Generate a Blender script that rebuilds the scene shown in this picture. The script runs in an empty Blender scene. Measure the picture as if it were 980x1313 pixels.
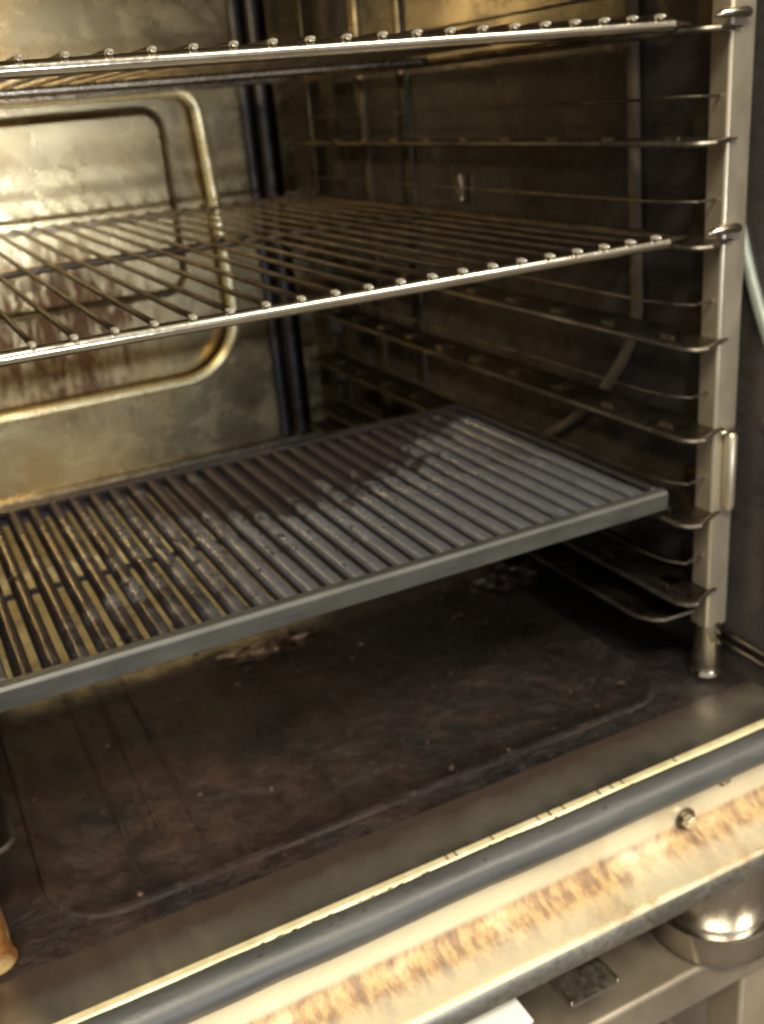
import bpy, bmesh, math, random
from mathutils import Vector, Matrix
random.seed(7)
S = bpy.context.scene
COL = S.collection

# ------------------------------------------------------------------ camera
cam_d = bpy.data.cameras.new('camera')
cam = bpy.data.objects.new('camera', cam_d); COL.objects.link(cam)
right = Vector((0.88908863, -0.45025474, -0.08241408))
down = Vector((-0.23932419, -0.30378062, -0.92219372))
fwd = Vector((0.3901863, 0.83963563, -0.37784475))
M = Matrix((right, -down, -fwd)).transposed().to_4x4()
M.translation = Vector((-0.5699, -0.5834, 0.4929))
cam.matrix_world = M
cam_d.sensor_fit = 'VERTICAL'; cam_d.sensor_height = 24.0; cam_d.lens = 24.0 * 1310 / 1313
cam_d.clip_start = 0.01; cam_d.clip_end = 60
cam_d.dof.use_dof = True; cam_d.dof.focus_distance = 0.42; cam_d.dof.aperture_fstop = 7.5
S.camera = cam
S.view_settings.view_transform = 'Standard'; S.view_settings.look = 'None'
S.view_settings.exposure = 0.35; S.view_settings.gamma = 1.0

# ------------------------------------------------------------------ light: kitchen lamps round the open oven
W = bpy.data.worlds.new('World'); S.world = W; W.use_nodes = True
bg = W.node_tree.nodes['Background']
bg.inputs[0].default_value = (1.0, 0.89, 0.77, 1); bg.inputs[1].default_value = 0.38

def area(name, loc, target, sx, sy, power, col):
    l = bpy.data.lights.new(name, 'AREA'); l.shape = 'RECTANGLE'; l.size = sx; l.size_y = sy
    l.energy = power; l.color = col
    o = bpy.data.objects.new(name, l); COL.objects.link(o); o.location = loc
    o.rotation_euler = (Vector(target) - Vector(loc)).to_track_quat('-Z', 'Y').to_euler()
    return o
area('ceiling_lamp', (-0.9, -1.5, 2.1), (-0.3, 0.0, 0.0), 1.3, 0.35, 66, (1.0, 0.90, 0.70))
area('ceiling_lamp', (0.9, -1.9, 2.0), (-0.2, 0.0, 0.0), 1.0, 0.3, 34, (1.0, 0.90, 0.72))
area('window_light', (-0.15, -2.9, 0.10), (-0.45, 0.79, 0.40), 0.26, 0.12, 18, (0.78, 0.88, 1.0))
area('oven_lamp', (-0.50, 0.42, 0.615), (-0.33, 0.78, 0.2), 0.07, 0.05, 2.2, (1.0, 0.80, 0.45))

# ------------------------------------------------------------------ material helpers
def nd(nt, t, **kw):
    n = nt.nodes.new(t)
    for k, v in kw.items(): setattr(n, k, v)
    return n
class Mat:
    def __init__(s, name):
        s.m = bpy.data.materials.new(name); s.m.use_nodes = True
        s.nt = s.m.node_tree; s.b = s.nt.nodes['Principled BSDF']
        s.tc = nd(s.nt, 'ShaderNodeTexCoord').outputs['Object']
    def L(s, a, b): s.nt.links.new(a, b)
    def mapping(s, scale=(1, 1, 1), rot=(0, 0, 0)):
        n = nd(s.nt, 'ShaderNodeMapping'); n.inputs['Scale'].default_value = scale
        n.inputs['Rotation'].default_value = rot
        s.L(s.tc, n.inputs['Vector']); return n.outputs[0]
    def noise(s, scale, detail=4, rough=.55, vec=None, dist=0.0):
        n = nd(s.nt, 'ShaderNodeTexNoise'); n.inputs['Scale'].default_value = scale
        n.inputs['Detail'].default_value = detail; n.inputs['Roughness'].default_value = rough
        n.inputs['Distortion'].default_value = dist
        s.L(vec or s.tc, n.inputs['Vector']); return n.outputs['Fac']
    def ramp(s, fac, stops):
        n = nd(s.nt, 'ShaderNodeValToRGB'); e = n.color_ramp.elements
        while len(e) < len(stops): e.new(0.5)
        for i, (p, c) in enumerate(stops):
            e[i].position = p
            e[i].color = (c, c, c, 1) if isinstance(c, (int, float)) else (*c, 1)
        s.L(fac, n.inputs[0]); return n.outputs['Color']
    def mix(s, fac, a, b):
        n = nd(s.nt, 'ShaderNodeMix', data_type='RGBA')
        for v, i in ((fac, 0), (a, 6), (b, 7)):
            if isinstance(v, tuple): n.inputs[i].default_value = (*v, 1)
            elif isinstance(v, (int, float)): n.inputs[i].default_value = v
            else: s.L(v, n.inputs[i])
        return n.outputs[2]
    def math(s, op, a, b=0.0, c=None, clamp=False):
        n = nd(s.nt, 'ShaderNodeMath', operation=op); n.use_clamp = clamp
        for i, v in enumerate((a, b) if c is None else (a, b, c)):
            if isinstance(v, (int, float)): n.inputs[i].default_value = v
            else: s.L(v, n.inputs[i])
        return n.outputs[0]
    def xyz(s):
        n = nd(s.nt, 'ShaderNodeSeparateXYZ'); s.L(s.tc, n.inputs[0]); return n.outputs
    def band(s, v, c, w):
        """1 at v=c falling to 0 at distance w"""
        d = s.math('ABSOLUTE', s.math('SUBTRACT', v, c))
        return s.math('SUBTRACT', 1.0, s.math('DIVIDE', d, w), clamp=True)
    def set(s, **kw):
        for k, v in kw.items():
            i = s.b.inputs[k.replace('_', ' ')]
            if isinstance(v, tuple): i.default_value = (*v, 1)
            elif isinstance(v, (int, float)): i.default_value = v
            else: s.L(v, i)
        return s
    def bump(s, h, strength=.3, dist=.002):
        n = nd(s.nt, 'ShaderNodeBump'); n.inputs['Strength'].default_value = strength
        n.inputs['Distance'].default_value = dist
        s.L(h, n.inputs['Height']); s.L(n.outputs[0], s.b.inputs['Normal']); return s

def m_steel(name, c1, c2, r0=.22, r1=.4, sc=30, metal=1.0, bump=.08, stretch=(1, 1, 1)):
    m = Mat(name); v = m.mapping(stretch)
    n = m.noise(sc, 6, .6, v); f = m.noise(sc * 9, 4, .6, v)
    m.set(Base_Color=m.ramp(n, [(.35, c1), (.65, c2)]), Metallic=metal,
          Roughness=m.ramp(f, [(.3, r0), (.7, r1)]))
    m.bump(f, bump, .0006); return m.m

STEEL = m_steel('rack_steel', (.36, .31, .24), (.62, .56, .44), .2, .38)
STEELDK = m_steel('rack_wire_steel', (.07, .055, .045), (.19, .155, .12), .32, .55, 24)
RAIL = m_steel('rail_steel', (.06, .052, .043), (.16, .138, .11), .30, .5, 18)
POST = m_steel('upright_steel', (.56, .49, .37), (.74, .66, .51), .28, .44, 9, metal=.8, bump=.2, stretch=(1, 1, .35))
POLISH = m_steel('polished_steel', (.62, .57, .46), (.80, .75, .62), .10, .22, 30)
EDGEST = m_steel('rail_edge_steel', (.09, .078, .065), (.24, .21, .17), .34, .52, 26)
WELD = m_steel('wire_end_steel', (.72, .68, .58), (.88, .85, .76), .30, .45, 60, metal=.7)
GROOVE = m_steel('groove_steel', (.10, .075, .05), (.18, .14, .09), .35, .5, 30)
TABS = m_steel('slot_tab_steel', (.34, .29, .23), (.48, .42, .34), .25, .4, 30)
TUBE = m_steel('polished_tube_steel', (.80, .70, .42), (.95, .88, .62), .24, .36, 26, metal=.6)
GREYST = m_steel('grey_steel', (.30, .29, .24), (.48, .46, .39), .32, .5, 20)
LEGST = m_steel('leg_steel', (.46, .43, .38), (.62, .58, .52), .18, .32, 12, stretch=(1, 1, .2))

# soiled heat-tinted sheet for the baffle at the back
m = Mat('stained_baffle_steel'); X, Y, Z = m.xyz()
big = m.noise(7, 4, .6); fine = m.noise(120, 6, .7, m.mapping((1, 1, .35))); mid = m.noise(26, 6, .7, m.mapping((.6, 1, .8)))
base = m.ramp(big, [(.3, (.38, .29, .15)), (.55, (.48, .39, .23)), (.75, (.47, .35, .17))])
loc = m.math('MULTIPLY', m.band(X, .395 - .0, .26), 1.0)
mk = m.math('MULTIPLY', m.band(X, -.36, .17), m.band(Z, .235, .15))
spk = m.ramp(fine, [(.46, 0.0), (.58, 1.0)])
drip = m.ramp(m.noise(60, 5, .7, m.mapping((1, 1, .12))), [(.40, 0.0), (.60, 1.0)])
st = m.math('MULTIPLY', m.math('MULTIPLY', m.math('ADD', m.math('MULTIPLY', spk, .7), m.math('MULTIPLY', drip, .9)), mk), 1.6, clamp=True)
st2 = m.math('MULTIPLY', m.ramp(mid, [(.46, 0.0), (.75, 1.0)]), .30)
stain = m.math('MAXIMUM', st, st2)
col = m.mix(stain, base, (.11, .048, .018))
m.set(Base_Color=col, Metallic=m.math('SUBTRACT', 1.0, m.math('MULTIPLY', stain, .75)),
      Roughness=m.math('ADD', .17, m.math('ADD', m.math('MULTIPLY', mid, .16), m.math('MULTIPLY', stain, .3))))
m.bump(m.math('ADD', mid, m.math('MULTIPLY', stain, .8)), .35, .0012)
BAFFLE = m.m

# baked-on brown side walls
def m_wall(name, a, b, r0, r1):
    m = Mat(name); n = m.noise(9, 5, .65); f = m.noise(70, 6, .7)
    m.set(Base_Color=m.mix(m.ramp(f, [(.45, 0.0), (.75, .6)]), m.ramp(n, [(.35, a), (.68, b)]), (.02, .012, .012)),
          Metallic=.35, Roughness=m.ramp(m.noise(16, 5, .6), [(.35, r0), (.7, r1)]))
    m.bump(n, .12, .002); return m.m
WALL = m_wall('baked_brown_wall_steel', (.062, .055, .057), (.098, .089, .086), .20, .36)
BACK = m_wall('sooty_back_steel', (.10, .08, .06), (.16, .12, .085), .3, .5)
SOOT = m_wall('sooty_grill_rim', (.022, .020, .026), (.055, .048, .05), .3, .5)
RIBM = m_steel('reflection_rib_steel', (.05, .045, .04), (.16, .135, .10), .28, .45, 14)
TOPM = m_wall('sooty_ceiling_steel', (.22, .18, .11), (.34, .28, .18), .35, .5)

# floor pan: burnt-on brown grease
m = Mat('burnt_grease_floor'); X, Y, Z = m.xyz()
n1 = m.noise(8, 6, .62, dist=.6); n2 = m.noise(34, 8, .7, dist=.8); n3 = m.noise(150, 6, .7)
c = m.ramp(n1, [(.36, (.005, .0035, .0045)), (.52, (.014, .0095, .0095)), (.66, (.036, .022, .019))])
c = m.mix(m.ramp(n2, [(.46, 0.0), (.56, .9)]), c, (.007, .005, .006))
c = m.mix(m.ramp(n3, [(.58, 0.0), (.68, .5)]), c, (.10, .07, .055))
red = m.math('MULTIPLY', m.band(X, -.50, .26), m.ramp(m.noise(11, 5, .6), [(.40, 0.0), (.56, 1.0)]))
c = m.mix(m.math('MULTIPLY', red, .85), c, m.ramp(n2, [(.38, (.018, .010, .009)), (.64, (.085, .042, .027))]))
# the far left of the pan is scraped back to greasy bare metal, with a ragged edge
edge_y = m.math('MULTIPLY', m.math('SUBTRACT', m.math('ADD', Y, m.math('MULTIPLY', m.math('SUBTRACT', n2, .5), .10)), .295), 22.0, clamp=True)
edge_x = m.math('MULTIPLY', m.math('SUBTRACT', m.math('ADD', m.math('MULTIPLY', X, -1.0), m.math('MULTIPLY', m.math('SUBTRACT', n1, .5), .25)), .20), 9.0, clamp=True)
bare = m.math('MULTIPLY', m.math('MULTIPLY', edge_y, edge_x), m.ramp(m.noise(45, 6, .7), [(.36, .35), (.50, 1.0)]))
c = m.mix(bare, c, m.ramp(n1, [(.35, (.50, .40, .20)), (.65, (.66, .58, .38))]))
m.set(Base_Color=c, Metallic=m.math('MULTIPLY_ADD', bare, .5, .08), Roughness=m.ramp(n2, [(.3, .26), (.7, .62)]), Specular_IOR_Level=.5)
m.bump(m.math('ADD', n2, m.math('ADD', m.math('MULTIPLY', n1, 1.4), m.math('MULTIPLY', n3, .35))), .9, .006)
FLOOR = m.m

# clean greenish strip by the threshold: soiled towards the cavity with an uneven edge
m = Mat('threshold_steel'); X, Y, Z = m.xyz()
n = m.noise(40, 6, .65); n2 = m.noise(9, 4, .6)
edge = m.math('ADD', m.math('MULTIPLY_ADD', X, -.026, Y), m.math('MULTIPLY', m.math('SUBTRACT', n, .5), .035))
dirt = m.ramp(m.math('MULTIPLY_ADD', edge, 20.0, 1.42, clamp=True), [(.0, 0.0), (.75, 1.0)])
m.set(Base_Color=m.mix(dirt, m.ramp(n2, [(.35, (.15, .14, .112)), (.65, (.25, .235, .19))]), (.05, .035, .028)),
      Metallic=m.math('SUBTRACT', .85, m.math('MULTIPLY', dirt, .7)), Roughness=m.ramp(n, [(.3, .26), (.7, .42)]))
m.bump(n, .1, .001)
THRESH = m.m

# bright sill face with rust
m = Mat('rust_stained_sill_steel'); X, Y, Z = m.xyz()
n = m.noise(22, 6, .65); f = m.noise(110, 6, .7, m.mapping((1, .35, .35), (0, 0, .5))); g = m.noise(6, 3, .6)
low = m.ramp(m.math('MULTIPLY', Z, -10.0, clamp=True), [(.46, 0.0), (.52, 1.0)])        # below the fold
near = m.math('ADD', m.math('MULTIPLY', m.math('MULTIPLY', m.band(X, -.06, .24), m.ramp(g, [(.38, .35), (.58, 1.0)])), 2.0), .04, clamp=True)
patch = m.ramp(m.math('ADD', m.math('MULTIPLY', n, .75), m.math('MULTIPLY', f, .3)), [(.47, 0.0), (.62, .9)])
rust = m.math('MULTIPLY', m.math('MULTIPLY', patch, low), near, clamp=True)
seam = m.math('MULTIPLY', m.math('MULTIPLY', m.band(Z, -.0500, .010), 1.8, clamp=True), m.math('ADD', m.math('MULTIPLY', n, 3.4), -.60, clamp=True))
rust = m.math('MAXIMUM', rust, m.math('MULTIPLY', seam, .85))
rc = m.ramp(f, [(.32, (.07, .030, .022)), (.45, (.24, .11, .035)), (.56, (.50, .33, .13)), (.72, (.20, .10, .06))])
haze_ = m.math('MULTIPLY', m.band(X, -.16, .10), m.ramp(n, [(.40, 0.0), (.62, .6)]))
bc = m.mix(haze_, (.90, .83, .63), (.60, .46, .28))
m.set(Base_Color=m.mix(rust, bc, rc), Metallic=m.math('SUBTRACT', .72, m.math('MULTIPLY', rust, .5)),
      Roughness=m.math('ADD', .30, m.math('MULTIPLY_ADD', f, .24, m.math('MULTIPLY', rust, .25))))
m.bump(m.math('ADD', m.math('MULTIPLY', rust, .8), f), .2, .0008)
SILL = m.m

# grey silicone gasket
m = Mat('grey_rubber_gasket'); n = m.noise(60, 5, .6, m.mapping((.2, 1, 1))); f = m.noise(400, 3, .6)
m.set(Base_Color=m.ramp(n, [(.35, (.05, .052, .053)), (.7, (.085, .086, .082))]), Roughness=m.ramp(n, [(.3, .34), (.7, .50)]), Specular_IOR_Level=.6)
m.bump(m.math('ADD', f, m.math('MULTIPLY', n, 2.5)), .35, .0007); GASKET = m.m

# grill plate: charcoal coating with burnt patches
m = Mat('charcoal_grill_coating'); X, Y, Z = m.xyz()
n = m.noise(11, 5, .65, dist=.7); f = m.noise(90, 6, .7); k = m.noise(28, 6, .7, dist=1.2)
# burnt mostly over the middle and along the back
bias = m.math('MULTIPLY', m.band(X, .02, .26), m.band(Y, .25, .20))
bias = m.math('MAXIMUM', bias, m.math('MULTIPLY', m.math('SUBTRACT', Y, .200), 6.0, clamp=True))
char_shade = m.ramp(m.math('ADD', m.math('ADD', m.math('MULTIPLY', n, .5), m.math('MULTIPLY', k, .40)), m.math('MULTIPLY', bias, .40)), [(.54, 0.0), (.66, 1.0)])
bc = m.ramp(f, [(.35, (.24, .255, .30)), (.7, (.33, .345, .40))])
worn = m.ramp(m.math('ADD', m.math('MULTIPLY', X, -2.2), m.math('SUBTRACT', m.noise(30, 5, .65), .62)), [(.0, 0.0), (.28, 1.0)])
bc = m.mix(worn, bc, m.ramp(f, [(.35, (.030, .024, .026)), (.7, (.085, .075, .075))]))
side_shade = m.math('MULTIPLY', m.math('SUBTRACT', .0196, Z), 900.0, clamp=True)      # shade of the gaps put into the bar sides' colour
char_shade = m.math('MAXIMUM', char_shade, side_shade)
bc = m.mix(char_shade, bc, (.014, .010, .015))
m.set(Base_Color=bc, Metallic=m.math('SUBTRACT', .75, m.math('MULTIPLY', char_shade, .7)),
      Roughness=m.math('ADD', .16, m.math('ADD', m.math('MULTIPLY', f, .12), m.math('MULTIPLY', char_shade, .30))), Specular_IOR_Level=.6)
m.bump(m.math('ADD', m.math('MULTIPLY', char_shade, .7), f), .25, .0012)
GRILL = m.m
m = Mat('charcoal_grill_rim'); f = m.noise(60, 5, .6, m.mapping((.3, 1, 1)))
m.set(Base_Color=m.ramp(f, [(.35, (.05, .052, .048)), (.7, (.09, .09, .082))]), Metallic=.35, Roughness=.42)
m.bump(f, .2, .0008); RIM = m.m
m = Mat('black_char'); k = m.noise(60, 6, .7)
m.set(Base_Color=m.ramp(k, [(.4, (.014, .009, .009)), (.7, (.05, .030, .024))]), Roughness=.3)
m.bump(k, .8, .004); CHAR = m.m
m = Mat('glint_scrap'); k = m.noise(80, 4, .6)
m.set(Base_Color=m.mix(m.ramp(k, [(.45, 0.0), (.6, 1.0)]), (.40, .31, .24), (.10, .06, .045)), Metallic=.8, Roughness=.25)
m.bump(k, .6, .003); GLINT = m.m
m = Mat('warm_reflection_steel'); n = m.noise(24, 5, .6); X, Y, Z = m.xyz()  # orange reflection of something warm, put into the steel's colour
m.set(Base_Color=m.ramp(n, [(.36, (.60, .42, .14)), (.5, (.36, .13, .035)), (.62, (.66, .50, .22))]), Metallic=.55, Roughness=.35)
TINT = m.m
m = Mat('dull_stand_steel'); n = m.noise(14, 6, .65)
m.set(Base_Color=m.ramp(n, [(.35, (.24, .20, .15)), (.65, (.36, .31, .24))]), Metallic=.6, Roughness=.45)
m.bump(n, .1, .001); STAND = m.m
m = Mat('dark_tile'); n = m.noise(5, 6, .6)
m.set(Base_Color=m.ramp(n, [(.35, (.10, .08, .06)), (.65, (.16, .13, .10))]), Roughness=.5); TILE = m.m
m = Mat('white_card'); m.set(Base_Color=(.85, .85, .82), Roughness=.6); CARD = m.m
m = Mat('painted_room_wall'); n = m.noise(3, 4, .6)
m.set(Base_Color=m.ramp(n, [(.35, (.30, .26, .20)), (.65, (.36, .31, .25))]), Roughness=.7); ROOM = m.m

# ------------------------------------------------------------------ geometry helpers
def box(bm, x0, x1, y0, y1, z0, z1):
    v = [bm.verts.new((x, y, z)) for x in (x0, x1) for y in (y0, y1) for z in (z0, z1)]
    for f in ((0, 1, 3, 2), (4, 6, 7, 5), (0, 4, 5, 1), (2, 3, 7, 6), (0, 2, 6, 4), (1, 5, 7, 3)):
        bm.faces.new([v[i] for i in f])
def arc(c, r, a0, a1, n, ax='xz'):
    out = []
    for i in range(n + 1):
        a = math.radians(a0 + (a1 - a0) * i / n); u, w = r * math.cos(a), r * math.sin(a)
        p = {'xz': (u, 0, w), 'yz': (0, u, w), 'xy': (u, w, 0)}[ax]
        out.append(Vector(c) + Vector(p))
    return out
def tube(bm, pts, r, seg=12, cap=True):
    pts = [Vector(p) for p in pts]; rings = []; up = None
    for i, p in enumerate(pts):
        t = (pts[min(i + 1, len(pts) - 1)] - pts[max(i - 1, 0)]).normalized()
        if up is None: up = Vector((0, 0, 1)) if abs(t.z) < .9 else Vector((1, 0, 0))
        a = (up - t * up.dot(t)).normalized(); b = t.cross(a); up = a
        rr = r[i] if isinstance(r, (list, tuple)) else r
        rings.append([bm.verts.new(p + (a * math.cos(2 * math.pi * k / seg) + b * math.sin(2 * math.pi * k / seg)) * rr) for k in range(seg)])
    for q, w in zip(rings, rings[1:]):
        for k in range(seg): bm.faces.new((q[k], q[(k + 1) % seg], w[(k + 1) % seg], w[k]))
    if cap: bm.faces.new(rings[0][::-1]); bm.faces.new(rings[-1])
def prism(bm, prof, x0, x1, nseg=1):
    """closed profile of (y, z) run along x"""
    rings = [[bm.verts.new((x0 + (x1 - x0) * i / nseg, y, z)) for y, z in prof] for i in range(nseg + 1)]
    n = len(prof)
    for a, b in zip(rings, rings[1:]):
        for k in range(n): bm.faces.new((a[k], a[(k + 1) % n], b[(k + 1) % n], b[k]))
    bm.faces.new(rings[0][::-1]); bm.faces.new(rings[-1])
def lathe(bm, c, prof, seg=48):
    rings = [[bm.verts.new((c[0] + r * math.cos(2 * math.pi * k / seg), c[1] + r * math.sin(2 * math.pi * k / seg), c[2] + z)) for k in range(seg)] for r, z in prof]
    for a, b in zip(rings, rings[1:]):
        for k in range(seg): bm.faces.new((a[k], a[(k + 1) % seg], b[(k + 1) % seg], b[k]))
    bm.faces.new(rings[0][::-1]); bm.faces.new(rings[-1])
def NB(): return bmesh.new()
def world_of(p):
    v = Vector((0, 0, 0))
    while p is not None: v += p.location; p = p.parent
    return v
def obj(name, bm, mat, parent=None, origin=None, bevel=0.0, smooth=True, label=None):
    """mesh given in scene coordinates; origin = where its object stands"""
    bmesh.ops.recalc_face_normals(bm, faces=bm.faces)
    pw = world_of(parent); org = Vector(origin) if origin is not None else pw
    bmesh.ops.translate(bm, verts=bm.verts, vec=-org)
    me = bpy.data.meshes.new(name); bm.to_mesh(me); bm.free()
    me.materials.append(mat)
    if smooth:
        for p in me.polygons: p.use_smooth = True
        me.set_sharp_from_angle(angle=math.radians(38))
    o = bpy.data.objects.new(name, me); COL.objects.link(o)
    o.parent = parent; o.location = org - pw
    if bevel:
        b = o.modifiers.new('bevel', 'BEVEL'); b.width = bevel; b.segments = 2; b.limit_method = 'ANGLE'
    if label: o['label'] = label
    return o
def thing(name, label, cat, loc, group=None):
    o = bpy.data.objects.new(name, None); o.empty_display_size = .05; COL.objects.link(o)
    o.location = loc; o['label'] = label; o['category'] = cat
    if group: o['group'] = group
    return o
def tag(o, label, cat, group=None):
    o['label'] = label; o['category'] = cat
    if group: o['group'] = group
def copy_tree(o, loc, label):
    def rec(s, par):
        c = s.copy(); COL.objects.link(c); c.parent = par
        for ch in list(s.children): rec(ch, c)
        return c
    c = rec(o, None); c.location = loc; c['label'] = label
    return c

# ------------------------------------------------------------------ SETTING
bm = NB(); box(bm, -6, 6, -6, 6, -1.02, -.95)
o = obj('ground', bm, TILE, origin=(0, 0, -.95)); o['kind'] = 'structure'

# ------------------------------------------------------------------ THE OVEN
XL, XR, YB, ZT = -.6255, .022, .87, .665
YF = -.080
oven = thing('oven', 'open stainless steel commercial oven with a burnt brown floor and rusty front sill', 'oven', (0, 0, 0))

def rr_outline(x0, x1, y0, y1, r, n=8):
    P = []
    for cx, cy, a in ((x1 - r, y0 + r, -90), (x1 - r, y1 - r, 0), (x0 + r, y1 - r, 90), (x0 + r, y0 + r, 180)):
        for i in range(n + 1):
            t = math.radians(a + 90 * i / n); P.append((cx + r * math.cos(t), cy + r * math.sin(t)))
    return P
# floor pan with a sunken rounded basin and a raised bead round it
bm = NB(); x0, x1, y0, y1 = -.558, -.045, -.004, .60
loops = []
steps = [(-.0, None, 0.0), (-.008, .05, 0.0), (-.006, .048, .0019), (-.002, .046, .0022), (.008, .044, -.0060), (.030, .04, -.0090)]
outer = rr_outline(XL, XR, -.030, YB, .002)
ang = lambda p, c: math.atan2(p[1] - c[1], p[0] - c[0])
for i, (d, r, z) in enumerate(steps):
    pts = outer if r is None else rr_outline(x0 + d, x1 - d, y0 + d, y1 - d, r)
    loops.append([bm.verts.new((p[0], p[1], z)) for p in pts])
n = len(outer)
for a, b in zip(loops, loops[1:]):
    for k in range(n): bm.faces.new((a[k], a[(k + 1) % n], b[(k + 1) % n], b[k]))
bm.faces.new(loops[-1])
obj('floor_pan', bm, FLOOR, oven)
# ribs pressed in the pan on the left, running away from the door
for xx in (-.500, -.474, -.448):
    bm = NB()
    pts = [(xx, .03 + .045 * i, -.0098 + .0006 * math.sin(i * 1.7)) for i in range(12)]
    tube(bm, pts, [.001] + [.0028] * 10 + [.001], 8)
    obj('pressed_rib', bm, FLOOR, oven)
# threshold strip and its folded bright edge
bm = NB(); prism(bm, [(-.030, 0.0), (-.030, -.004), (YF, -.004), (YF, -.0005)], XL, XR + .2, 30)
obj('threshold', bm, THRESH, oven)
EDGE = m_steel('bright_folded_edge', (.72, .60, .34), (.90, .80, .52), .3, .45, 60, metal=.3)
bm = NB(); prism(bm, [(YF, -.004), (YF, .0012), (YF - .0015, .0024), (YF - .0066, .0024), (YF - .0080, .0010), (YF - .0080, -.012), (YF - .001, -.012)], XL, XR + .4, 40)
fe = obj('folded_edge', bm, EDGE, oven)
for xx in (-.312, -.236, -.226, -.214, -.182, -.170, -.160, -.110, -.275, -.305):
    bm = NB(); w = random.uniform(.0004, .0009); box(bm, xx - w, xx + w, YF - .0068, YF - .0012, .0025, .0028)
    obj('scorch_mark', bm, CHAR, fe)
# side walls, back, ceiling
bm = NB(); box(bm, XR, XR + .03, YF + .002, YB, -.004, ZT); wr = obj('side_wall', bm, WALL, oven)
bm = NB(); box(bm, XL - .03, XL, YF + .002, YB, -.004, ZT); obj('side_wall', bm, WALL, oven)
bm = NB(); box(bm, XL - .03, XR + .03, YB + .001, YB + .03, -.004, ZT); obj('back_wall', bm, BACK, oven)
bm = NB(); box(bm, XL - .03, XR + .03, YF + .002, YB + .03, ZT + .001, ZT + .04); obj('ceiling_panel', bm, TOPM, oven)
# outer casing: face frame either side, above, and shell
bm = NB()
box(bm, XR + .031, XR + .20, YF + .004, YF + .03, -.03, .90); box(bm, XL - .20, XL - .031, YF + .004, YF + .03, -.03, .90)
box(bm, XL - .20, XR + .20, YF + .004, YF + .03, ZT + .042, .90)
box(bm, XR + .19, XR + .20, YF + .031, YB + .1, -.03, .90); box(bm, XL - .20, XL - .19, YF + .031, YB + .1, -.03, .90)
box(bm, XL - .189, XR + .189, YF + .031, YB + .1, -.05, -.03)
obj('casing', bm, GREYST, oven)
# bowed seam strip on the right wall near the opening
bm = NB()
pts = [(XR - .0005, .010 - .80 * max(0.0, .395 - z) ** 1.3, z) for z in [.66 - .02 * i for i in range(23)]]
SEAL = m_steel('pale_seal_steel', (.26, .29, .26), (.34, .37, .335), .4, .55, 30, metal=.5)
tube(bm, pts, .0055, 10); obj('wall_seal', bm, SEAL, oven)
# paired rods low on the right wall
for dz in (.034, .024):
    bm = NB(); tube(bm, [(XR - .004, .06, dz + .004), (XR - .004, -.02, dz + .001), (XR - .004, YF + .01, dz - .002)], .0026, 10)
    obj('wall_rod', bm, RAIL, oven)
# bent conduit on the right wall
bm = NB()
pts = [(XR - .006, .128 - .012 * (i / 8), .57 - .27 * i / 8) for i in range(9)]
pts += [(XR - .006, .116 + .004 * i + .0032 * i * i, .30 - .025 * i) for i in range(1, 7)]
CONDUIT = m_steel('brown_tube_steel', (.13, .105, .08), (.19, .155, .11), .5, .65, 30, metal=.2)
tube(bm, pts, .0055, 14); obj('wall_tube', bm, CONDUIT, oven)
# small bright lug on the right wall
bm = NB(); box(bm, XR - .010, XR - .0005, .398, .410, .378, .408)
obj('wall_lug', bm, POLISH, oven, bevel=.002)

# air baffle across the back, standing off the back wall
YP = .80
baf = NB(); box(baf, -.625, -.085, YP, YP + .0015, .030, .655)
b = obj('air_baffle', baf, BAFFLE, oven)
bm = NB(); box(bm, -.084, -.0815, YP, YP + .05, .032, .655); obj('side_return', bm, BAFFLE, b)
bm = NB(); prism(bm, [(YP - .010, .026), (YP - .010, .030), (YP - .0005, .0335), (YP + .05, .0335), (YP + .05, .026)], -.625, -.030)
obj('bottom_return', bm, STEEL, b)
bm = NB(); P = rr_outline(-.60, -.198, .275, .492, .022)
ra = [bm.verts.new((x, YP - .0005, z)) for x, z in rr_outline(-.607, -.191, .268, .499, .028)]
rb = [bm.verts.new((x, YP - .011, z)) for x, z in P]
for k in range(len(P)): bm.faces.new((ra[k], ra[(k + 1) % len(P)], rb[(k + 1) % len(P)], rb[k]))
bm.faces.new(rb)
obj('raised_panel', bm, BAFFLE, b)
bm = NB(); P = rr_outline(-.609, -.1885, .265, .5015, .030); pts = [(x, YP - .002, z) for x, z in P]; pts.append(pts[0])
tube(bm, pts, .0026, 8, cap=False); obj('panel_groove', bm, GROOVE, b)
# beside the baffle: added strip for a wall reflection, dark tubes for gap shade
bm = NB(); box(bm, -.030, XR - .001, YP + .001, YP + .0025, .004, .655); obj('reflection_strip', bm, BAFFLE, oven)
for xx in (-.071, -.045):
    bm = NB(); tube(bm, [(xx, YP + .012, .002), (xx, YP + .012, .30), (xx, YP + .012, .655)], .0095, 16); obj('gap_shade_tube', bm, SOOT, oven)
for yy, ww in ((.64, .013), (.53, .013)):  # ribs added to stand in for vertical reflections in the wall
    bm = NB(); tube(bm, [(XR + .004, yy, .002), (XR + .004, yy, .3), (XR + .004, yy, .655)], ww, 16); obj('reflection_rib', bm, RIBM, oven)
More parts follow.
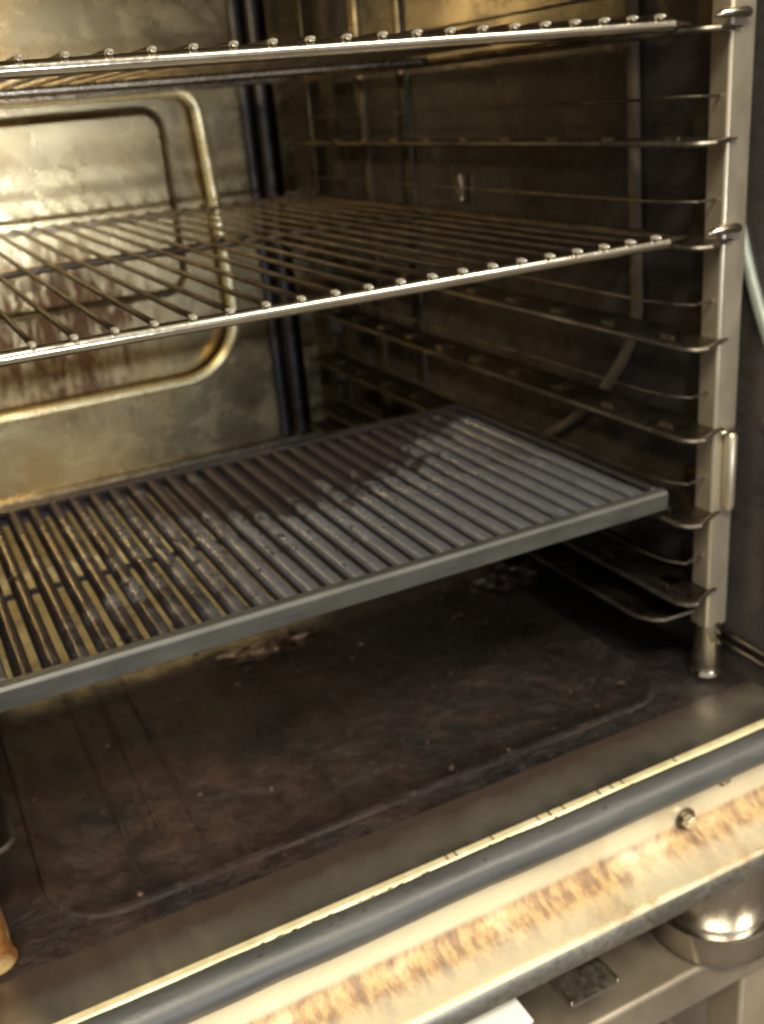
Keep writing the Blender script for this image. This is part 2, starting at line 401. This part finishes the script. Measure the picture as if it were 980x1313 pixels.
# polished tube loop in front of the baffle
YT = YP - .026
bm = NB(); r = .085
xr_ = -.136
pts = [(-.61, YT, .150), (-.40, YT, .150)]
pts = [(-.62, YT, .145 + .0)] + [(-.62 + .06 * i, YT, .145 + .0005 * i) for i in range(1, 7)]
pts += arc((xr_ - r, YT, .148 + r), r, -90, 0, 14)
pts += [(xr_ - .002 * i, YT, .26 + .04 * i) for i in range(1, 6)]
pts += arc((xr_ - .012 - .03, YT, .488), .03, 0, 90, 8) + [(-.3, YT, .52), (-.62, YT, .52)]
tube(bm, pts, .0078, 16)
loop = obj('tube_loop', bm, TUBE, oven)
for x_, z_ in ((-.43, .148), (-.140, .35)):
    bm = NB(); tube(bm, [(x_, YT + .007, z_), (x_, YP - .0005, z_)], .004, 10); obj('standoff', bm, STEEL, loop)

# door gasket along the sill
bm = NB(); pts = [(XL - .15 + .03 * i, -.1022 + .0004 * math.sin(i * 1.3), -.0020 + .0003 * math.sin(i * .9)) for i in range(37)]
tube(bm, pts, [.0126 + random.uniform(-.0003, .0003) for _ in pts], 28); gk = obj('door_gasket', bm, GASKET, oven)
for i in range(40):
    bm = NB()
    xx = random.uniform(-.46, -.33) if i < 30 else random.uniform(-.3, -.1)
    a = math.radians(random.uniform(35, 115)); c = Vector((xx, -.1022 + math.cos(a) * .0129, -.002 + math.sin(a) * .0129))
    tube(bm, [c - Vector((.0022, 0, 0)), c, c + Vector((.0022, .0004, 0))], [.0001, random.uniform(.0004, .0008), .0001], 6)
    obj('gasket_nick', bm, CHAR, gk)
# sill front: upright face, fold, sloping gutter, lip
prof = [(-.0995, -.006), (-.1000, -.044), (-.1020, -.049), (-.108, -.0525), (-.1365, -.0610), (-.1400, -.0600), (-.1420, -.0625), (-.1420, -.0760),
        (-.1385, -.0765), (-.1385, -.0650), (-.107, -.0555), (-.0985, -.0500), (-.0965, -.044), (-.0960, -.006)]
bm = NB(); prism(bm, prof, XL - .15, XR + .35, 60); sill = obj('front_sill', bm, SILL, oven)
bm = NB(); prism(bm, [(-.1445, -.0625), (-.1445, -.0775), (-.1425, -.0775), (-.1425, -.0615), (-.1432, -.0608)], XL - .15, XR + .35, 4)
obj('lip_edge', bm, GREYST, sill)
bm = NB(); prism(bm, [(-.096, -.051), (-.096, -.082), (-.09, -.082), (-.09, -.051)], XL - .15, XR + .35); obj('apron', bm, GREYST, oven)
def bolt(x, y, z, r, h, lab=None):
    bm = NB(); ring = [(r * math.cos(math.radians(60 * k + 12)), r * math.sin(math.radians(60 * k + 12))) for k in range(6)]
    a = [bm.verts.new((x + u, y, z + w)) for u, w in ring]; c = [bm.verts.new((x + u * .93, y - h, z + w * .93)) for u, w in ring]
    for k in range(6): bm.faces.new((a[k], a[(k + 1) % 6], c[(k + 1) % 6], c[k]))
    bm.faces.new(c); bm.faces.new(a[::-1])
    bo = obj('bolt', bm, POLISH, oven, bevel=.0006)
    bm = NB(); tube(bm, [(x, y + .0009, z), (x, y - .0009, z)], r * 1.45, 20); obj('washer', bm, RAIL, bo)
bolt(-.113, -.1010, -.040, .0062, .0075); bolt(-.075, -.1010, -.018, .0045, .004)
# adjustable leg under the oven
LX, LY = -.062, -.082
leg = NB(); lathe(leg, (LX, LY, 0), [(.046, -.0825), (.046, -.150), (.0445, -.1525)])
lg = obj('leg', leg, LEGST, oven)
bm = NB(); lathe(bm, (LX, LY, 0), [(.050, -.1530), (.0535, -.1545), (.0535, -.1800), (.051, -.1835)]); obj('collar', bm, LEGST, lg)
# bracket plate under the sill
bm = NB(); box(bm, -.250, -.206, -.14, -.045, -.1215, -.118)
bk = obj('bracket', bm, GREYST, oven)
for xx in (-.249, -.208):
    bm = NB(); tube(bm, [(xx, -.139, -.1162), (xx, -.046, -.1162)], .0012, 8); obj('bracket_rim', bm, POLISH, bk)
bm = NB(); box(bm, -.235, -.22, -.0955, -.0925, -.1175, -.0825); obj('bracket_hanger', bm, GREYST, bk)

bm = NB(); box(bm, -.365, -.289, -.150, -.092, -.1015, -.0985)
wt = obj('drip_tray_tab', bm, CARD, oven, bevel=.0006)
bm = NB(); box(bm, -.34, -.32, -.0955, -.0925, -.098, -.0825); obj('tab_hanger', bm, GREYST, wt)
# ------------------------------------------------------------------ STAND under the oven
stand = thing('oven_stand', 'dull steel stand with a broad beam under the oven leg', 'stand', (-.3, .3, -.95))
bm = NB(); box(bm, -.9, .40, -.115, .03, -.225, -.185); obj('beam', bm, STAND, stand, bevel=.004)
bm = NB(); box(bm, -.9, .40, .85, .95, -.225, -.185); obj('beam', bm, STAND, stand, bevel=.004)
for xx in (-.88, .38):
    for yy in (-.06, .90):
        bm = NB(); box(bm, xx - .02, xx + .02, yy - .02, yy + .02, -.95, -.226); obj('leg', bm, STAND, stand, bevel=.003)
bm = NB(); box(bm, -.040, .000, -.100, -.060, -.95, -.226); obj('leg', bm, POST, stand, bevel=.003)
bm = NB(); tube(bm, [(.02, -.06, -.50), (.02, .9, -.50)], .012, 12); obj('cross_bar', bm, STAND, stand)

# ------------------------------------------------------------------ RAIL FRAMES at each side
def rail_frame(side, label):
    """side = -1: stands at the right wall, rails point left; mirrored for the other wall"""
    right_ = side < 0
    PX = 0.0 if right_ else -.6035
    PY = 0.0 if right_ else -.012
    t = thing('rail_frame', label, 'rack frame', (PX, PY, 0), 'shelf rail frames standing at the side walls')
    X = lambda d: PX + side * d
    def b2(bm, d0, d1, *r): box(bm, min(X(d0), X(d1)), max(X(d0), X(d1)), *r)
    # uprights
    bm = NB(); b2(bm, -.0115, .0115, PY - .0100, PY + .0100, .050, .655); up = obj('upright', bm, POST, t, bevel=.0022)
    bm = NB(); lathe(bm, (PX, PY, 0), [(.0015, .0010), (.0134, .0015), (.0140, .0030), (.0134, .0050), (.0122, .0070), (.0122, .012), (.0124, .020), (.0118, .033), (.0110, .044), (.0105, .054)], 32); obj('foot', bm, POLISH if right_ else TINT, up)
    if not right_:
        bm = NB(); b2(bm, -.0105, .0105, PY - .0105, PY + .0105, .018, .070); obj('sleeve', bm, TINT, up, bevel=.004)  # orange band carrying the painted warm reflection
    bm = NB(); b2(bm, -.008, .010, .735, .753, .002, .655); obj('upright', bm, RAIL, t, bevel=.002)
    # rails
    for z in (.5155, .4440, .3740, .3005, .2295, .1585, .0890):
        y0, y1 = -.013, .735; w = .046 if right_ else .028; zt = .0012; q = w - .013
        bm = NB()
        slots = [y0 + .026 + .0725 * i for i in range(10)]
        cuts = [y0]
        for s in slots: cuts += [s, s + .020]
        cuts.append(y1)
        for i in range(len(cuts) - 1):
            a, c = cuts[i], cuts[i + 1]
            if i % 2 == 0: b2(bm, .004, w, a, c, z - zt, z)
            else:
                b2(bm, .004, .016, a, c, z - zt, z); b2(bm, q, w, a, c, z - zt, z)
        # chamfered nose at the door end
        n0 = len(bm.verts)
        for zz in (0,):
            P = [(X(.010), y0), (X(w), y0), (X(w - .010), y0 - .009), (X(.0115), y0 + .002)]
            va = [bm.verts.new((x, y, z)) for x, y in P]; vb = [bm.verts.new((x, y, z - zt)) for x, y in P]
            bm.faces.new(va); bm.faces.new(vb[::-1])
            for k in range(4): bm.faces.new((va[k], va[(k + 1) % 4], vb[(k + 1) % 4], vb[k]))
        b2(bm, .0035, .0050, .0105, .030, z, z + .029); b2(bm, .0035, .0050, .70, y1, z, z + .029)     # web plates by the uprights
        rl = obj('rail', bm, RAIL, t)
        bm = NB()
        tube(bm, [(X(w + .001), y1, z - .001), (X(w + .001), y0, z - .001), (X(w - .004), y0 - .007, z - .001), (X(w - .011), y0 - .0098, z - .001), (X(.0115), y0 + .001, z - .001)], .0021, 8)
        obj('rolled_edge', bm, EDGEST, rl)
        for s in slots:
            bm = NB(); b2(bm, q + .0005, q + .0015, s + .0005, s + .0150, z - .0004, z + .0028)
            obj('slot_tab', bm, TABS, rl)
        bm = NB(); zz = z + .029
        tube(bm, [(X(.004), y1, zz), (X(w * .6), y1 - .03, zz), (X(w), y1 - .06, zz), (X(w), y0 + .045, zz), (X(w - .003), y0 + .018, zz + .0006), (X(w - .012), y0 + .006, zz), (X(.0095), y0 + .012, zz - .001)], .0011, 8)
        obj('guide_wire', bm, EDGEST, rl)
    # bottom ledge, set lower and further in
    if right_:
        bm = NB(); z = .0640
        e = .058 if right_ else .026
        b2(bm, .012, e, .025, .735, z, z + .0012)
        P = [(X(.012), .025), (X(e), .025), (X(e - .008), .010), (X(.016), .004)]
        va = [bm.verts.new((x, y, z + .0012)) for x, y in P]; vb = [bm.verts.new((x, y, z)) for x, y in P]
        bm.faces.new(va); bm.faces.new(vb[::-1])
        for k in range(4): bm.faces.new((va[k], va[(k + 1) % 4], vb[(k + 1) % 4], vb[k]))
        b2(bm, .003, .004, .012, .735, z, z + .03)
        lo = obj('bottom_ledge', bm, RAIL, t)
        bm = NB(); tube(bm, [(X(e + .001), .73, z), (X(e + .001), .024, z), (X(e - .006), .010, z), (X(e - .014), .005, z), (X(.014), .003, z)], .0019, 8); obj('rolled_edge', bm, EDGEST, lo)
        bm = NB(); b2(bm, .0, .014, .004, .007, z - .002, z + .004); obj('bottom_strut', bm, RAIL, lo)
    if right_:
        # hook pin hung on the front of the upright
        bm = NB(); tube(bm, [(.0015, -.0150, .160), (.0015, -.0150, .163), (.0015, -.0150, .222), (.0015, -.0150, .2245)], [.0035, .0048, .0048, .003], 14)
        pin = obj('hook_pin', bm, POST, t)
        bm = NB(); tube(bm, [(-.010, -.0150, .2262), (-.006, -.0152, .2266), (.009, -.0152, .2262), (.011, -.0150, .2245)], [.0012, .0022, .0022, .0014], 10)
        obj('pin_cap', bm, POLISH, pin)
    return t
rail_frame(-1, 'steel rail frame with seven shelf rails by the dark right wall of the oven')
rail_frame(1, 'rail frame with a painted warm reflection at the far left edge, mostly out of view')

# ------------------------------------------------------------------ WIRE RACKS
RX0, RX1, DEP = -.558, -.055, .705
def wire_rack(z, label):
    t = thing('wire_rack', label, 'oven rack', ((RX0 + RX1) / 2, 0, z), 'wire oven racks slid onto the rails')
    fr = .0036; zb = z + fr
    bm = NB(); tube(bm, [(RX0, 0, zb), (RX1, 0, zb)], .0044, 16); obj('front_bar', bm, POLISH, t)
    bm = NB(); tube(bm, [(RX0, DEP, zb), (RX1 + .012, DEP, zb)], fr, 14); obj('back_bar', bm, STEEL, t)
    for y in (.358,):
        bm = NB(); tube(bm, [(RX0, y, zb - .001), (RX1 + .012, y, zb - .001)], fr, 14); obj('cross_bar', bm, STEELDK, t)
    for x in (RX0 - .0, RX1 + .024):
        s_ = 1 if x > -.3 else -1
        bm = NB(); tube(bm, [(x, .010, zb - .001), (x, DEP, zb - .001)], .0026, 12); obj('side_bar', bm, STEELDK, t)
    for s_ in (1,):
        bm = NB(); tube(bm, [(RX1 - .004, .0, zb), (RX1 + .006, .004, zb), (RX1 + .024, .010, zb - .001)], [.0036, .003, .0026], 12); obj('corner_bend', bm, STEELDK, t)
        bm = NB(); tube(bm, [(RX1 + .026, -.0135, zb + .003), (RX1 + .032, -.0135, zb + .0045), (RX1 + .052, -.0135, zb + .0045), (RX1 + .056, -.0135, zb + .004)], [.001, .0030, .0042, .003], 12); obj('stop_lug', bm, POLISH, t)
    # one wire, then copies
    xs = [-.067 - .0228 * i for i in range(22)]
    x = xs[0]; zw = z + 2 * fr + .0012
    bm = NB(); tube(bm, [(x, -.0035, zw - .0008), (x, -.0015, zw + .0004), (x, .05, zw), (x, .2, zw), (x, .36, zw), (x, .55, zw), (x, DEP + .003, zw)], [.0020] + [.0020] * 6, 10)
    w = obj('wire', bm, STEELDK, t, origin=(x, 0, z))
    bm = NB(); bmesh.ops.create_uvsphere(bm, u_segments=14, v_segments=10, radius=.0035, matrix=Matrix.Translation((x, -.0012, zw + .0005)) @ Matrix.Diagonal((.62, 1.9, .50, 1)))
    h = obj('wire_end', bm, WELD, w)
    for xx in xs[1:]:
        c = w.copy(); COL.objects.link(c); c.parent = t; c.location.x = w.location.x + (xx - x)
        d = h.copy(); COL.objects.link(d); d.parent = c
    return t
r1 = wire_rack(.3735, 'wire rack in the middle of the oven, above the grill plate')
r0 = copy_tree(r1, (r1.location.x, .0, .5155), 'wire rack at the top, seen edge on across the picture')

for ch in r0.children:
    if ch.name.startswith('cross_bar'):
        ch.data = ch.data.copy(); ch.data.materials[0] = STEEL  # paler steel stands in for light bounced up from the sill
# ------------------------------------------------------------------ GRILL PLATE
GX0, GX1, GY0, GY1, GZ = -.566, -.048, 0.0, .325, .1600
gp = thing('grill_plate', 'charcoal coated grill plate with wide bars and burnt patches on the lower rails', 'grill plate', ((GX0 + GX1) / 2, GY0, GZ))
H = .0160
top = GZ + H + .008
def edge_bar(bm, x0, x1, y0, y1, z0=None, z1=None): box(bm, x0, x1, y0, y1, z0 or (top - .0175), z1 or top)
bm = NB(); prism(bm, [(0.0, top - .0165), (-.0010, top - .003), (.0015, top - .0003), (.006, top + .0001), (.0105, top - .0012), (.0112, top - .006), (.0045, top - .007), (.0035, top - .0165)], GX0, GX1, 20)
obj('front_rim', bm, RIM, gp, bevel=.0006)
bm = NB(); prism(bm, [(GY1, top - .016), (GY1, top - .0005), (GY1 - .004, top), (.312, top - .0005), (.312, top - .006), (GY1 - .005, top - .006), (GY1 - .005, top - .016)], GX0, GX1, 20)
obj('back_rim', bm, SOOT, gp, bevel=.0006)
for a, b_ in ((GX0, GX0 + .012), (GX1 - .007, GX1)):
    bm = NB(); box(bm, a, b_, .0115, .3118, top - .012, top - .0004); obj('side_rim', bm, SOOT, gp, bevel=.0015)
# bars
bp = .01772; bx = GX0 + .0215
def bar_mesh(x, seed):
    bm = NB(); rnd = random.Random(seed); w = .0058
    sec = [(-w, -.010), (-w, -.0030), (-w * .80, -.0010), (-w * .4, .0), (0, .0003), (w * .4, 0), (w * .80, -.0010), (w, -.0030), (w, -.010)]
    ys = [.009 + .304 * i / 34 for i in range(35)]
    rings = []
    for i, y in enumerate(ys):
        notch = -.0014 if abs(y - .155) < .005 else 0.0
        wv = rnd.uniform(-.00018, .00018)
        rings.append([bm.verts.new((x + u * (1 + wv * 80), y, top - .0012 + v + (notch + wv if v > -.003 else 0))) for u, v in sec])
    for a, c in zip(rings, rings[1:]):
        for k in range(len(sec)): bm.faces.new((a[k], a[(k + 1) % len(sec)], c[(k + 1) % len(sec)], c[k]))
    bm.faces.new(rings[0][::-1]); bm.faces.new(rings[-1])
    return bm
nb = 0; x = bx
while x < GX1 - .014:
    obj('grill_bar', bar_mesh(x, nb), GRILL, gp); nb += 1; x += bp
for y in (.155,):
    bm = NB(); box(bm, GX0 + .0162, GX1 - .0072, y - .0016, y + .0016, top - .014, top - .0100); obj('cross_rib', bm, GRILL, gp)
bm = NB()
rnd = random.Random(3)
for i in range(80):
    cx, cy = rnd.gauss(-.36, .07), rnd.gauss(.14, .06)
    if not (.03 < cy < .26 and GX0 + .03 < cx < GX1 - .03): continue
    k = round((cx - bx) / bp); cx = bx + k * bp + rnd.uniform(-.0045, .0045); r = rnd.uniform(.0006, .0022)
    bmesh.ops.create_icosphere(bm, subdivisions=1, radius=r, matrix=Matrix.Translation((cx, cy, top - .0010)) @ Matrix.Diagonal((1, rnd.uniform(1, 3), .5, 1)))
o = obj('burnt_crumbs', bm, CHAR, gp); o['kind'] = 'stuff'

# ------------------------------------------------------------------ scraps on the oven floor
def scrap(name, c, sx, sy, sz, mat, label, cat, seed, flat=.4):
    rnd = random.Random(seed); bm = NB()
    bmesh.ops.create_icosphere(bm, subdivisions=4, radius=1)
    from mathutils import noise
    for v in bm.verts:
        d = 1 + .55 * noise.noise(v.co * 2.1 + Vector((seed, 0, 0))) + .3 * noise.noise(v.co * 5.3 + Vector((0, seed, 0)))
        v.co = Vector((v.co.x * sx * d, v.co.y * sy * d, max(v.co.z * sz * d, -sz * .3))) + Vector(c) + Vector((0, 0, sz * .3))
    o = obj(name, bm, mat, origin=c); tag(o, label, cat); return o
scrap('glint_scrap', (-.300, .285, -.0100), .042, .016, .006, GLINT, 'thin crumpled shiny piece added for glints on the oven floor below the middle of the grill plate', 'scrap', 4)  # crumpled lump put in for glints along the bare metal's edge
scrap('burnt_crust', (-.034, .262, .0), .030, .028, .012, CHAR, 'reddish brown burnt crust on the floor near the right rails', 'crust', 9)

rnd = random.Random(12); bm = NB()
for i in range(230):
    if rnd.random() < .5:
        c0 = ((-.300, .27), (-.034, .25))[rnd.random() < .4]; x = rnd.gauss(c0[0], .05); y = rnd.gauss(c0[1], .04)
    else: x = rnd.uniform(-.58, -.02); y = rnd.uniform(-.02, .45)
    if not (-.61 < x < 0 and -.026 < y < .6): continue
    inside = (-.53 < x < -.07 and y > .03)
    r = rnd.choice((.0006, .0008, .0011, .0017, .0026)); z = -.0088 if inside else .0006
    if not inside and y > 0 and (x < -.54 or x > -.06): z = .0006
    elif not inside: z = .0015 if y > -.004 else .0004
    v0 = len(bm.verts)
    q = bmesh.ops.create_icosphere(bm, subdivisions=1, radius=r, matrix=Matrix.Translation((x, y, z + r * .3)) @ Matrix.Rotation(rnd.uniform(0, 3), 4, 'Z') @ Matrix.Diagonal((rnd.uniform(.7, 1.8), 1, rnd.uniform(.4, .8), 1)))
    for v in q['verts']: v.co += Vector((rnd.uniform(-.3, .3), rnd.uniform(-.3, .3), rnd.uniform(-.2, .2))) * r
m = Mat('burnt_crumb'); k = m.noise(50, 3, .6)
m.set(Base_Color=m.ramp(k, [(.45, (.012, .008, .008)), (.6, (.09, .055, .035))]), Roughness=.5)
o = obj('floor_crumbs', bm, m.m, origin=(-.3, .2, 0), smooth=False); tag(o, 'scattered burnt crumbs on the dark brown oven floor', 'crumbs'); o['kind'] = 'stuff'
